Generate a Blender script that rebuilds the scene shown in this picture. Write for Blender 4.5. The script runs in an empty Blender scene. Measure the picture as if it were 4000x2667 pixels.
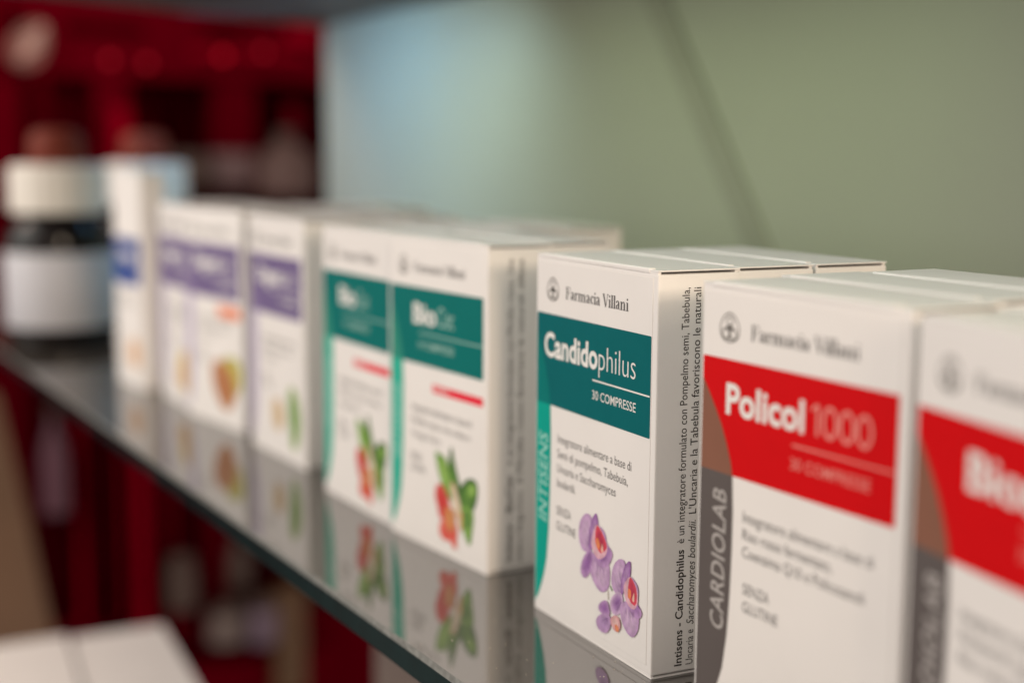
import bpy, bmesh, math, random
from mathutils import Vector, Matrix
random.seed(7)
scene = bpy.context.scene
COL = scene.collection
W, H, D = 0.0752, 0.120, 0.0276          # the white carton: width, height, depth in metres

# ---------------------------------------------------------------- camera
CP = Vector((0.25657, -0.29534, 0.15320))
CF = Vector((-0.86714, 0.48011, -0.13257))
CR = Vector((0.48364, 0.87525, 0.00629))
CU = Vector((-0.11905, 0.05866, 0.99115))
camd = bpy.data.cameras.new('camera')
cam = bpy.data.objects.new('camera', camd)
COL.objects.link(cam)
cam.matrix_world = Matrix(((CR.x, CU.x, -CF.x, CP.x), (CR.y, CU.y, -CF.y, CP.y),
                           (CR.z, CU.z, -CF.z, CP.z), (0, 0, 0, 1)))
camd.sensor_width = 36
camd.lens = 50.05
camd.clip_start = 0.01
camd.clip_end = 50
camd.dof.use_dof = True
camd.dof.focus_distance = 0.412
camd.dof.aperture_fstop = 4.5
scene.camera = cam

# ---------------------------------------------------------------- light
world = bpy.data.worlds.new('World')
scene.world = world
world.use_nodes = True
world.node_tree.nodes['Background'].inputs[0].default_value = (1.0, 0.865, 0.765, 1)
world.node_tree.nodes['Background'].inputs[1].default_value = 0.53


def area(name, loc, target, size, energy, color, size_y=None, spread=None):
    l = bpy.data.lights.new(name, 'AREA')
    l.energy = energy
    l.color = color
    l.size = size
    if size_y:
        l.shape = 'RECTANGLE'
        l.size_y = size_y
    if spread:
        l.spread = math.radians(spread)
    o = bpy.data.objects.new(name, l)
    o.location = loc
    o.rotation_euler = (Vector(target) - Vector(loc)).to_track_quat('-Z', 'Y').to_euler()
    COL.objects.link(o)
    return o


def spot(name, loc, target, energy, color, angle, blend=1.0, radius=0.02):
    l = bpy.data.lights.new(name, 'SPOT')
    l.energy = energy
    l.color = color
    l.spot_size = math.radians(angle)
    l.spot_blend = blend
    l.shadow_soft_size = radius
    o = bpy.data.objects.new(name, l)
    o.location = loc
    o.rotation_euler = (Vector(target) - Vector(loc)).to_track_quat('-Z', 'Y').to_euler()
    COL.objects.link(o)
    return o


area('shop_ceiling_light', (-0.95, -1.15, 0.62), (-0.38, 0, 0.05), 1.1, 11.8, (0.97, 0.96, 0.90))
area('side_fill_light', (1.5, -0.10, 0.70), (-0.2, 0, 0.05), 0.7, 48, (1.0, 0.79, 0.58))  # unseen fill lamp, added to brighten the right sides of the boxes
area('green_led_strip', (-0.40, 0.05, 0.262), (-0.40, 0.20, 0.10), 0.44, 0.18, (0.78, 1.0, 0.50), size_y=0.02, spread=110)
area('pale_led_strip', (-0.68, 0.05, 0.262), (-0.78, 0.20, 0.10), 0.20, 0.26, (0.76, 1.0, 0.92), size_y=0.02, spread=120)
area('cyan_led_strip', (-0.86, 0.075, 0.2645), (-0.91, 0.20, 0.06), 0.20, 0.46, (0.24, 0.60, 1.0), size_y=0.03, spread=170)
area('lid_led_strip', (-0.02, -0.05, 0.2655), (-0.02, -0.05, 0.0), 0.60, 0.18, (0.78, 1.0, 0.88), size_y=0.02)
area('front_fill_light', (0.15, -1.35, 0.65), (-0.3, 0, 0.05), 0.9, 1.5, (1.0, 0.76, 0.62))  # weak fill added from the front, no real lamp there
area('red_room_fill_light', (-1.35, -0.7, 0.9), (-1.9, 0.25, 0.0), 0.4, 5.0, (1.0, 0.7, 0.55))  # extra warm lamp, added out of view to light the red background

vs = scene.view_settings
vs.view_transform = 'Standard'
vs.look = 'None'
vs.gamma = 1
vs.exposure = 0
vs.use_curve_mapping = False
scene.render.film_transparent = False

# ---------------------------------------------------------------- materials


def mat(name, color, rough=0.5, noise=0.0, nscale=40, bump=0.0, bscale=600, ior=1.5, coat=0.0, metallic=0.0,
        emit=None, estr=0.0, spec=None):
    m = bpy.data.materials.new(name)
    m.use_nodes = True
    nt = m.node_tree
    b = nt.nodes['Principled BSDF']
    b.inputs['Base Color'].default_value = (*color, 1)
    b.inputs['Roughness'].default_value = rough
    b.inputs['IOR'].default_value = ior
    b.inputs['Metallic'].default_value = metallic
    b.inputs['Coat Weight'].default_value = coat
    b.inputs['Coat Roughness'].default_value = 0.15
    if spec is not None:
        b.inputs['Specular IOR Level'].default_value = spec
    tc = nt.nodes.new('ShaderNodeTexCoord')
    if noise > 0:
        n = nt.nodes.new('ShaderNodeTexNoise')
        n.inputs['Scale'].default_value = nscale
        n.inputs['Detail'].default_value = 5
        nt.links.new(tc.outputs['Object'], n.inputs['Vector'])
        r = nt.nodes.new('ShaderNodeMapRange')
        r.inputs['From Min'].default_value = 0.3
        r.inputs['From Max'].default_value = 0.7
        r.inputs['To Min'].default_value = 1 - noise
        r.inputs['To Max'].default_value = 1 + noise * 0.5
        nt.links.new(n.outputs['Fac'], r.inputs['Value'])
        mx = nt.nodes.new('ShaderNodeVectorMath')
        mx.operation = 'SCALE'
        mx.inputs[0].default_value = color
        nt.links.new(r.outputs[0], mx.inputs['Scale'])
        nt.links.new(mx.outputs[0], b.inputs['Base Color'])
    if bump > 0:
        n2 = nt.nodes.new('ShaderNodeTexNoise')
        n2.inputs['Scale'].default_value = bscale
        n2.inputs['Detail'].default_value = 4
        nt.links.new(tc.outputs['Object'], n2.inputs['Vector'])
        bp = nt.nodes.new('ShaderNodeBump')
        bp.inputs['Strength'].default_value = bump
        bp.inputs['Distance'].default_value = 0.0003
        nt.links.new(n2.outputs['Fac'], bp.inputs['Height'])
        nt.links.new(bp.outputs[0], b.inputs['Normal'])
    if emit:
        b.inputs['Emission Color'].default_value = (*emit, 1)
        b.inputs['Emission Strength'].default_value = estr
    return m


M = {}
M['card'] = mat('white_card', (0.82, 0.80, 0.785), 0.42, noise=0.03, nscale=30, bump=0.12, bscale=900, spec=0.4)
INK = dict(rough=0.45, noise=0.03, nscale=120, bump=0.08, bscale=900, spec=0.06)
for n, c in {
    'teal': (0.0, 0.125, 0.138), 'teal_mid': (0.0, 0.175, 0.165), 'teal_light': (0.0, 0.34, 0.27),
    'green_teal': (0.0, 0.155, 0.145), 'green_mid': (0.03, 0.25, 0.19), 'green_light': (0.03, 0.42, 0.31),
    'red': (0.62, 0.002, 0.005), 'brown': (0.24, 0.11, 0.075), 'grey': (0.115, 0.10, 0.098),
    'violet': (0.17, 0.13, 0.27), 'violet_mid': (0.25, 0.20, 0.36), 'lilac': (0.52, 0.47, 0.62),
    'blue': (0.02, 0.06, 0.27), 'blue_mid': (0.08, 0.14, 0.38), 'blue_light': (0.55, 0.6, 0.75),
    'red_accent': (0.78, 0.03, 0.06), 'orange_accent': (0.8, 0.26, 0.14),
    'ink': (0.11, 0.105, 0.105), 'ink_dark': (0.035, 0.028, 0.022), 'logo': (0.22, 0.21, 0.20),
    'print_white': (0.80, 0.79, 0.77), 'print_pink': (0.78, 0.27, 0.24), 'print_mint': (0.35, 0.55, 0.50),
    'strip_mint': (0.30, 0.62, 0.55), 'strip_grey': (0.42, 0.40, 0.39),
}.items():
    M[n] = mat('print_' + n if not n.startswith('print') else n, c, **INK)


def artmat():
    m = bpy.data.materials.new('printed_picture')
    m.use_nodes = True
    nt = m.node_tree
    b = nt.nodes['Principled BSDF']
    b.inputs['Roughness'].default_value = 0.4
    a = nt.nodes.new('ShaderNodeVertexColor')
    a.layer_name = 'Col'
    n = nt.nodes.new('ShaderNodeTexNoise')
    n.inputs['Scale'].default_value = 500
    tc = nt.nodes.new('ShaderNodeTexCoord')
    nt.links.new(tc.outputs['Object'], n.inputs['Vector'])
    r = nt.nodes.new('ShaderNodeMapRange')
    r.inputs['From Min'].default_value = 0.3
    r.inputs['From Max'].default_value = 0.7
    r.inputs['To Min'].default_value = 0.8
    r.inputs['To Max'].default_value = 1.15
    nt.links.new(n.outputs['Fac'], r.inputs['Value'])
    v = nt.nodes.new('ShaderNodeVectorMath')
    v.operation = 'SCALE'
    nt.links.new(a.outputs['Color'], v.inputs[0])
    nt.links.new(r.outputs[0], v.inputs['Scale'])
    nt.links.new(v.outputs[0], b.inputs['Base Color'])
    return m


M['art'] = artmat()

# ---------------------------------------------------------------- helpers


def tag(o, label=None, cat=None, group=None, kind=None):
    if label: o['label'] = label
    if cat: o['category'] = cat
    if group: o['group'] = group
    if kind: o['kind'] = kind
    return o


def link(name, me, mats=(), parent=None, loc=None, smooth=False):
    o = bpy.data.objects.new(name, me)
    for m in mats:
        me.materials.append(m)
    COL.objects.link(o)
    if parent: o.parent = parent
    if loc: o.location = loc
    if smooth:
        for p in me.polygons: p.use_smooth = True
    return o


def from_bm(name, bm, mats=(), parent=None, loc=None, smooth=False):
    me = bpy.data.meshes.new(name)
    bm.to_mesh(me)
    bm.free()
    return link(name, me, mats, parent, loc, smooth)


def add_box(bm, x0, x1, y0, y1, z0, z1, bev=0.0, seg=2, mi=0):
    t = bmesh.new()
    bmesh.ops.create_cube(t, size=1)
    bmesh.ops.scale(t, vec=(x1 - x0, y1 - y0, z1 - z0), verts=t.verts)
    bmesh.ops.translate(t, vec=((x0 + x1) / 2, (y0 + y1) / 2, (z0 + z1) / 2), verts=t.verts)
    if bev:
        bmesh.ops.bevel(t, geom=list(t.edges), offset=bev, segments=seg, affect='EDGES', profile=0.5)
    for f in t.faces: f.material_index = mi
    merge(bm, t)
    return bm


def merge(bm, t):
    me = bpy.data.meshes.new('tmp')
    t.to_mesh(me)
    t.free()
    bm.from_mesh(me)
    bpy.data.meshes.remove(me)


def box(name, x0, x1, y0, y1, z0, z1, m, parent=None, bev=0.0, seg=2):
    return from_bm(name, add_box(bmesh.new(), x0, x1, y0, y1, z0, z1, bev, seg), [m], parent)


def lathe(bm, prof, n=40, cx=0, cy=0, close=True, wob=None):
    rings = []
    for (r, z) in prof:
        ring = []
        for i in range(n):
            a = 2 * math.pi * i / n
            rr = r * (wob(i, n) if wob else 1)
            ring.append(bm.verts.new((cx + rr * math.cos(a), cy + rr * math.sin(a), z)))
        rings.append(ring)
    for a, b in zip(rings, rings[1:]):
        for i in range(n):
            bm.faces.new((a[i], a[(i + 1) % n], b[(i + 1) % n], b[i]))
    if close:
        bm.faces.new(list(reversed(rings[0])))
        bm.faces.new(rings[-1])
    return bm


# ---- flat printing: 2D shapes in millimetres on a face (u right, v up), lifted 'lift' mm off it
class Sheet:
    """Collects 2D polygons in mm. frame 'front' = carton front, 'side' = carton right side."""

    def __init__(self, frame='front', lift=0.05):
        self.bm = bmesh.new()
        self.frame, self.lift = frame, lift
        self.lay = None

    def p(self, u, v, dz=0.0):
        l = (self.lift + dz) / 1000
        if self.frame == 'front':
            return Vector((u / 1000 - self.w, -l, v / 1000))
        return Vector((l, u / 1000, v / 1000))

    w = W

    def poly(self, pts, mi=0, dz=0.0):
        area2 = sum(a[0] * b[1] - b[0] * a[1] for a, b in zip(pts, pts[1:] + pts[:1]))
        if area2 < 0: pts = pts[::-1]
        f = self.bm.faces.new([self.bm.verts.new(self.p(u, v, dz)) for u, v in pts])
        f.material_index = mi
        return self

    def rect(self, u0, u1, v0, v1, mi=0, dz=0.0, c=0.0):
        if c:
            return self.poly([(u0 + c, v0), (u1 - c, v0), (u1, v0 + c), (u1, v1 - c), (u1 - c, v1), (u0 + c, v1),
                              (u0, v1 - c), (u0, v0 + c)], mi, dz)
        return self.poly([(u0, v0), (u1, v0), (u1, v1), (u0, v1)], mi, dz)

    def ring(self, cu, cv, ru, rv, th, n=28, mi=0, dz=0.0, egg=0.0):
        o, i = [], []
        for k in range(n):
            a = 2 * math.pi * k / n
            e = 1 - egg * math.sin(a)
            o.append((cu + ru * math.cos(a) * e, cv + rv * math.sin(a)))
            i.append((cu + (ru - th) * math.cos(a) * e, cv + (rv - th) * math.sin(a)))
        for k in range(n):
            j = (k + 1) % n
            self.poly([o[k], o[j], i[j], i[k]], mi, dz)
        return self

    def disc(self, cu, cv, ru, rv, n=16, mi=0, dz=0.0):
        return self.poly([(cu + ru * math.cos(2 * math.pi * k / n), cv + rv * math.sin(2 * math.pi * k / n))
                          for k in range(n)], mi, dz)

    def stroke(self, pts, wd, mi=0, dz=0.0):
        if not isinstance(wd, (list, tuple)): wd = [wd] * len(pts)
        L, R = [], []
        for i, (x, y) in enumerate(pts):
            a = pts[max(i - 1, 0)]
            b = pts[min(i + 1, len(pts) - 1)]
            dx, dy = b[0] - a[0], b[1] - a[1]
            n = math.hypot(dx, dy) or 1
            L.append((x - dy / n * wd[i] / 2, y + dx / n * wd[i] / 2))
            R.append((x + dy / n * wd[i] / 2, y - dx / n * wd[i] / 2))
        for i in range(len(pts) - 1):
            self.poly([L[i], R[i], R[i + 1], L[i + 1]], mi, dz)
        return self

    def text(self, s, u0, u1, v0, cap, bold=0.0, shear=0.0, up=False, mi=0, dz=0.0, space=1.0):
        """s from u0 to u1 along the baseline v0 (cap height in mm); up=True runs upward:
        then u0..u1 is the vertical extent and v0 the horizontal place of the baseline."""
        for x, y, fc in glyphs(s, bold, shear, space):
            pass
        faces, wd = GL[(s, bold, shear, space)]
        k = (u1 - u0) / wd
        for f in faces:
            pts = []
            for x, y in f:
                X, Y = u0 + x * k, y * cap
                pts.append((v0 - Y, X) if up else (X, v0 + Y))
            self.poly(pts, mi, dz)
        return self

    def build(self, name, mats, parent):
        bmesh.ops.remove_doubles(self.bm, verts=self.bm.verts, dist=1e-7)
        return from_bm(name, self.bm, mats, parent)


GL = {}
CAPH = {}


def raw_text(s, bold, shear, space):
    c = bpy.data.curves.new('t', 'FONT')
    c.body = s
    c.size = 1
    c.offset = bold
    c.shear = shear
    c.space_character = space
    c.resolution_u = 3
    o = bpy.data.objects.new('t', c)
    COL.objects.link(o)
    dg = bpy.context.evaluated_depsgraph_get()
    me = bpy.data.meshes.new_from_object(o.evaluated_get(dg))
    fs = [[(me.vertices[i].co.x, me.vertices[i].co.y) for i in p.vertices] for p in me.polygons]
    bpy.data.objects.remove(o)
    bpy.data.curves.remove(c)
    bpy.data.meshes.remove(me)
    return fs


def glyphs(s, bold, shear, space):
    key = (s, bold, shear, space)
    if key not in GL:
        if 'H' not in CAPH:
            CAPH['H'] = max(y for f in raw_text('H', 0, 0, 1) for x, y in f)
        fs = raw_text(s, bold, shear, space)
        x0 = min(x for f in fs for x, y in f)
        x1 = max(x for f in fs for x, y in f)
        ch = CAPH['H']
        GL[key] = ([[(x - x0, y / ch) for x, y in f] for f in fs], x1 - x0)
    return []


# ---- the old-style serif lettering of the pharmacy's name, drawn stroke by stroke (cap height 1)
def serif_glyph(ch):
    S, Hh, X = 0.15, 0.045, 0.64
    st = []

    def bar(x0, x1, y0, y1): st.append(([((x0 + x1) / 2, y0), ((x0 + x1) / 2, y1)], x1 - x0))

    def stem(x, y1, foot=True, flag=False):
        bar(x - S / 2, x + S / 2, 0, y1)
        if foot: bar(x - S, x + S, 0, Hh)
        if flag: bar(x - S, x, y1 - Hh, y1)

    if ch == 'F':
        stem(0.2, 1)
        bar(0.05, 0.62, 1 - Hh, 1)
        bar(0.56, 0.62, 0.72, 1)
        bar(0.2, 0.48, 0.5, 0.5 + Hh)
        bar(0.43, 0.48, 0.38, 0.66)
        return st, 0.68
    if ch == 'a':
        st.append(([(0.07, 0.48), (0.12, 0.6), (0.22, X), (0.31, 0.58), (0.34, 0.48)], [0.12, 0.08, 0.05, 0.10, S]))
        bar(0.34 - S / 2, 0.34 + S / 2, 0.05, 0.5)
        st.append(([(0.34, 0.4), (0.2, 0.34), (0.1, 0.24), (0.09, 0.12), (0.17, 0.03), (0.3, 0.1)],
                   [0.04, 0.05, 0.12, 0.14, 0.06, 0.04]))
        bar(0.34, 0.48, 0, Hh)
        return st, 0.52
    if ch == 'r':
        stem(0.14, X, True, True)
        st.append(([(0.2, 0.45), (0.27, 0.6), (0.38, 0.6), (0.4, 0.52)], [0.04, 0.05, 0.1, 0.1]))
        return st, 0.47
    if ch in 'mn':
        n = 3 if ch == 'm' else 2
        for i in range(n):
            stem(0.14 + i * 0.34, X if i == 0 else 0.5, True, i == 0)
            if i:
                x = 0.14 + i * 0.34
                st.append(([(x - 0.3, 0.45), (x - 0.17, 0.62), (x - 0.05, 0.6), (x, 0.48)], [0.04, 0.05, 0.1, S]))
        return st, 0.14 + (n - 1) * 0.34 + 0.2
    if ch == 'c':
        st.append(([(0.38, 0.5), (0.33, 0.6), (0.23, X), (0.12, 0.5), (0.09, 0.32), (0.13, 0.13), (0.24, 0.02),
                    (0.38, 0.15)], [0.12, 0.08, 0.05, 0.12, 0.16, 0.12, 0.06, 0.04]))
        return st, 0.44
    if ch == 'i':
        stem(0.14, X, True, True)
        bar(0.07, 0.21, 0.8, 0.94)
        return st, 0.29
    if ch == 'l':
        stem(0.14, 1, True, True)
        return st, 0.29
    if ch == 'V':
        st.append(([(0.1, 1), (0.38, 0.0)], [S, 0.12]))
        st.append(([(0.62, 1), (0.38, 0.0)], [0.05, 0.05]))
        bar(0, 0.22, 1 - Hh, 1)
        bar(0.52, 0.72, 1 - Hh, 1)
        return st, 0.70
    return st, 0.28


def serif_text(sh, s, u0, u1, v0, cap, mi=0):
    tot = sum(serif_glyph(c)[1] for c in s)
    k = (u1 - u0) / tot
    x = 0
    for c in s:
        st, ad = serif_glyph(c)
        for pts, wd in st:
            wl = wd if isinstance(wd, list) else [wd] * len(pts)
            # widths are meant horizontally for stems: scale by k there, by cap for hairlines
            sh.stroke([(u0 + (x + px) * k, v0 + py * cap) for px, py in pts], [q * k for q in wl], mi)
        x += ad


def emblem(sh, cu, cv):
    sh.ring(cu, cv + 0.1, 4.0, 3.9, 0.42, egg=0.16)
    sh.ring(cu, cv + 1.75, 1.55, 1.25, 0.42, n=16)
    sh.disc(cu, cv + 0.1, 0.95, 0.9, n=10, dz=0.01)
    for dx, dy in ((-1.55, -1.5), (1.55, -1.5)):
        sh.ring(cu + dx, cv + dy, 1.55, 1.6, 0.5, n=16)
        sh.disc(cu + dx * 0.55, cv + dy * 0.1, 0.75, 0.6, n=8, dz=0.01)
    sh.disc(cu, cv - 2.3, 0.55, 0.9, n=8, dz=0.01)


def chaikin(pts, n=2):
    for _ in range(n):
        q = []
        for a, b in zip(pts, pts[1:] + pts[:1]):
            q.append((a[0] * .75 + b[0] * .25, a[1] * .75 + b[1] * .25))
            q.append((a[0] * .25 + b[0] * .75, a[1] * .25 + b[1] * .75))
        pts = q
    return pts


def picture(name, shapes, parent, w=None, lift=0.3, grow=1.0):
    """shapes: (outline mm, rim colour, centre colour). Fans with a colour attribute."""
    me = bpy.data.meshes.new(name)
    V, Fc, Cc = [], [], []
    ww = (w or W)
    for i, sh in enumerate(shapes):
        pts, rim, mid = sh[:3]
        if len(pts) > 4:
            gx_ = sum(p[0] for p in pts) / len(pts)
            gy_ = sum(p[1] for p in pts) / len(pts)
            pts = [((p[0] - gx_) * grow + gx_, (p[1] - gy_) * grow + gy_) for p in pts]
            pts = chaikin(pts, 1)
        cu = sum(p[0] for p in pts) / len(pts)
        cv = sum(p[1] for p in pts) / len(pts)
        l = (lift + 0.012 * i) / 1000
        inner = [((p[0] - cu) * .55 + cu, (p[1] - cv) * .55 + cv) for p in pts]
        b = len(V)
        n = len(pts)
        V += [(u / 1000 - ww, -l, v / 1000) for u, v in pts] + [(u / 1000 - ww, -l, v / 1000) for u, v in inner]
        V.append((cu / 1000 - ww, -l, cv / 1000))
        half = tuple((a * .35 + c * .65) for a, c in zip(rim, mid))
        Cc += [rim] * n + [half] * n + [mid]
        for k in range(n):
            j = (k + 1) % n
            Fc.append((b + k, b + j, b + n + j, b + n + k))
            Fc.append((b + n + k, b + n + j, b + 2 * n))
    me.from_pydata(V, [], Fc)
    me.update()
    at = me.color_attributes.new('Col', 'FLOAT_COLOR', 'POINT')
    for i, c in enumerate(Cc): at.data[i].color = (*c, 1)
    # face outward (towards -y)
    bm = bmesh.new()
    bm.from_mesh(me)
    for f in bm.faces:
        f.normal_update()
        if f.normal.y > 0: f.normal_flip()
    bm.to_mesh(me)
    bm.free()
    return link(name, me, [M['art']], parent)


PU1, PU2, PU3 = (0.47, 0.28, 0.52), (0.60, 0.43, 0.62), (0.27, 0.10, 0.36)
VN = (0.30, 0.14, 0.40)
LIP, RD, DR, OR = (0.66, 0.36, 0.46), (0.66, 0.05, 0.09), (0.40, 0.01, 0.06), (0.75, 0.16, 0.05)
ORCHIDS = [
    ([(49.7, 19.9), (50.2, 20.0), (50.7, 17.1), (50.2, 17.0)], (.55, .5, .42), (.55, .5, .42)),
    ([(50.9, 21.7), (51.5, 21.8), (52.8, 20.7), (52.3, 20.3)], (.12, .25, .08), (.12, .25, .08)),
    ([(35.8, 40.6), (33.0, 38.4), (31.5, 35.6), (31.6, 31.5), (33.9, 28.6), (38.3, 29.3), (39.5, 31.9), (39.4, 35.6), (40.0, 38.6), (38.7, 40.4)], PU1, PU2),
    ([(42.0, 42.3), (39.6, 39.8), (38.0, 35.3), (38.1, 30.2), (39.6, 29.8), (40.1, 34.2), (42.4, 38.2), (43.6, 38.2), (43.1, 40.3)], PU3, PU1),
    ([(37.7, 29.4), (34.0, 25.7), (32.6, 21.5), (34.8, 19.8), (37.3, 20.8), (40.3, 24.9), (41.4, 27.6), (39.6, 29.6)], PU1, PU3),
    ([(41.2, 28.3), (39.1, 23.3), (40.4, 21.1), (44.2, 18.6), (47.3, 18.7), (50.4, 21.0), (50.9, 25.2), (50.0, 28.5), (46.4, 27.6)], PU1, PU2),
    ([(43.1, 38.4), (46.1, 38.1), (48.2, 36.5), (48.8, 34.2), (51.9, 32.8), (52.3, 31.4), (50.6, 28.4), (47.6, 26.7), (44.0, 26.3), (41.0, 28.0), (42.6, 33.7)], PU1, PU3),
    ([(42.4, 38.8), (40.1, 34.5), (39.5, 31.6), (42.1, 28.9), (44.6, 28.4), (48.1, 30.3), (49.5, 33.1), (47.6, 35.6), (44.9, 38.1)], LIP, (.74, .5, .56)),
    ([(42.7, 38.6), (41.9, 34.7), (42.3, 32.4), (45.1, 30.3), (47.5, 31.7), (49.2, 33.4), (47.6, 35.6), (44.9, 37.8)], RD, DR),
    ([(42.6, 34.5), (42.1, 32.7), (44.3, 31.0), (45.2, 32.7), (43.8, 34.8)], OR, (0.8, .25, .1)),
    ([(46.2, 33.4), (45.4, 31.2), (47.0, 30.9), (46.8, 32.6), (46.5, 33.8)], (.75, .42, .35), (.8, .5, .4)),
    ([(57.0, 31.5), (54.1, 29.4), (52.4, 25.7), (52.8, 21.9), (55.6, 20.5), (58.5, 21.3), (58.4, 24.6), (60.0, 28.9), (59.9, 31.5)], PU1, PU2),
    ([(63.0, 32.8), (59.9, 30.0), (58.0, 25.1), (58.0, 21.4), (59.3, 21.4), (59.9, 24.7), (62.9, 27.3), (63.4, 29.8)], PU3, PU1),
    ([(55.6, 20.9), (52.2, 17.9), (52.0, 15.1), (54.0, 13.4), (57.5, 14.8), (59.4, 17.8), (59.0, 20.6), (57.3, 21.4)], PU2, PU3),
    ([(60.0, 19.4), (58.0, 15.6), (59.1, 12.9), (61.7, 10.5), (65.1, 9.8), (67.9, 12.5), (68.6, 16.3), (67.7, 18.4), (63.2, 19.2)], PU1, PU2),
    ([(63.3, 27.8), (65.7, 27.1), (67.9, 25.7), (68.0, 22.7), (67.0, 20.7), (70.2, 19.4), (69.6, 17.4), (66.6, 16.1), (61.4, 18.6), (63.8, 22.0)], PU1, PU3),
    ([(63.1, 27.8), (60.1, 24.7), (59.9, 22.2), (62.0, 19.3), (65.4, 18.5), (67.3, 20.1), (68.0, 22.7), (66.9, 25.6), (64.6, 27.2)], LIP, (.74, .5, .56)),
    ([(63.2, 27.8), (62.2, 23.3), (63.4, 20.4), (67.0, 19.9), (67.3, 24.6), (65.1, 27.0)], RD, DR),
    ([(62.3, 24.0), (62.2, 21.4), (63.6, 21.0), (64.2, 22.4), (63.8, 24.1)], OR, (0.8, .25, .1)),
    ([(65.6, 23.4), (64.6, 21.2), (66.0, 20.7), (66.0, 22.6), (65.8, 23.8)], (.75, .42, .35), (.8, .5, .4)),
    ([(48.0, 16.2), (44.8, 13.9), (45.1, 12.0), (49.3, 11.7), (51.9, 13.0), (50.9, 15.3), (49.8, 16.4)], PU1, PU3),
    ([(46.9, 11.6), (43.6, 9.1), (44.1, 6.5), (48.3, 5.8), (51.4, 7.7), (52.5, 10.8), (51.1, 12.6)], PU1, (.42, .26, .5)),
    ([(53.5, 12.9), (52.1, 10.8), (54.8, 8.5), (57.3, 9.3), (58.4, 11.4), (57.0, 13.7)], (.66, .30, .34), (.72, .48, .46)),
    ([(54.8, 10.6), (55.6, 8.9), (57.0, 8.8), (57.5, 10.2), (56.2, 10.8)], OR, (.8, .3, .15)),
]
def vein(x0, y0, x1, y1, w_=0.16, c_=VN):
    dx, dy = x1 - x0, y1 - y0
    n_ = math.hypot(dx, dy)
    ox, oy = -dy / n_ * w_, dx / n_ * w_
    return ([(x0 + ox, y0 + oy), (x0 - ox, y0 - oy), (x1, y1)], c_, c_)


ORCHIDS += [vein(*v_) for v_ in [
    (38.2, 30.5, 33.2, 34.5), (38.4, 31.5, 34.5, 37.6), (38.8, 33.5, 36.6, 39.2), (38.6, 29.0, 34.6, 22.2), (39.6, 28.5, 36.4, 22.0),
    (44.0, 26.6, 42.6, 20.6), (45.6, 26.4, 45.6, 19.8), (47.2, 26.6, 48.6, 20.6), (46.0, 28.2, 49.6, 30.8), (40.6, 37.0, 42.0, 41.4),
    (57.4, 21.6, 53.8, 25.4), (57.6, 23.0, 54.8, 28.2), (58.0, 25.0, 57.2, 30.4), (57.8, 19.6, 53.8, 16.0), (58.2, 18.8, 55.6, 14.8),
    (61.6, 18.0, 60.8, 12.8), (63.4, 17.8, 63.8, 11.4), (65.0, 17.6, 66.6, 13.4), (60.8, 26.0, 62.6, 31.0), (48.8, 13.4, 46.2, 14.2), (50.6, 11.4, 46.0, 8.6), (50.8, 11.0, 48.0, 7.2)]]
GD, GM, GLt = (.02, .09, .01), (.10, .26, .02), (.30, .50, .10)
CRANBERRY = [
    ([(49.3, 44.5), (51.5, 39), (54.0, 33), (56.8, 28.5), (54, 23), (50, 21.5), (46.5, 28), (47.3, 37)], GD, GM),
    ([(37.0, 40.0), (41.5, 38.6), (45.5, 38.2), (48.4, 32), (51.5, 21.5), (45.5, 24), (41, 29), (38, 35)], GM, GLt),
    ([(54, 26), (58, 31), (63, 34), (68.6, 33.5), (69.0, 28), (66.0, 21.5), (60, 20), (56, 21)], GD, GM),
    ([(61, 30), (65, 33), (68.3, 31.5), (67, 27), (62, 26)], GM, GLt),
    ([(55.2, 21.4), (60, 24), (66.5, 22), (65.4, 15), (63.5, 7.2), (59.5, 11), (56.5, 16)], GM, GLt),
    ([(58.0, 20.4), (61, 21), (64, 19), (62.5, 14), (60, 14)], GD, GM),
    ([(36.9, 21.5), (38.0, 26.0), (41.5, 27.8), (45.5, 25.5), (48.5, 21), (47.4, 16), (44, 13.0), (39.9, 14.5), (39.2, 18)], (.66, .07, .06), (.55, .01, .01)),
    ([(40.2, 7.5), (40.8, 12.5), (46, 14.8), (52, 16), (54.6, 11), (53.4, 8.2), (54.0, 4.6), (51.4, 4.3), (48.5, 7), (45.0, 5.6)], (.72, .14, .10), (.66, .05, .03)),
    ([(44, 18.5), (48, 20.5), (52.5, 18), (52.4, 12), (48.4, 9), (45, 13)], (.62, .17, .05), (.62, .28, .08)),
    ([(48.6, 29.5), (51.5, 30), (54.6, 26), (57.4, 21), (56, 15.5), (52.6, 17.5), (50.5, 22)], (.66, .45, .28), (.74, .66, .52)),
    ([(56.5, 20), (58.0, 19), (57.5, 12), (55.5, 14)], (.72, .32, .10), (.70, .36, .14)),
]
PODS = [
    ([(30, 27), (38, 31), (46, 26), (47, 18), (40, 12), (32, 15)], (.70, .55, .38), (.62, .45, .22)),
    ([(54, 37), (60, 39), (66, 33), (69, 24), (67, 13), (62, 6.5), (57, 8), (55, 18), (53, 28)], (.28, .42, .10), (.10, .28, .02)),
]
NUTS = [
    ([(48, 38), (60, 41), (72, 38), (73, 26), (66, 18), (54, 22)], (.45, .45, .10), (.55, .48, .08)),
    ([(34, 33), (44, 38), (58, 34), (66, 24), (62, 13), (52, 8), (42, 14), (36, 22)], (.50, .22, .08), (.42, .15, .05)),
]
GINGER = [
    ([(40, 30), (52, 35), (68, 34), (74, 24), (66, 12), (52, 8), (44, 16)], (.78, .60, .28), (.76, .52, .12)),
    ([(36, 22), (44, 26), (50, 18), (46, 10), (38, 12)], (.74, .50, .32), (.70, .40, .22)),
]
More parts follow.
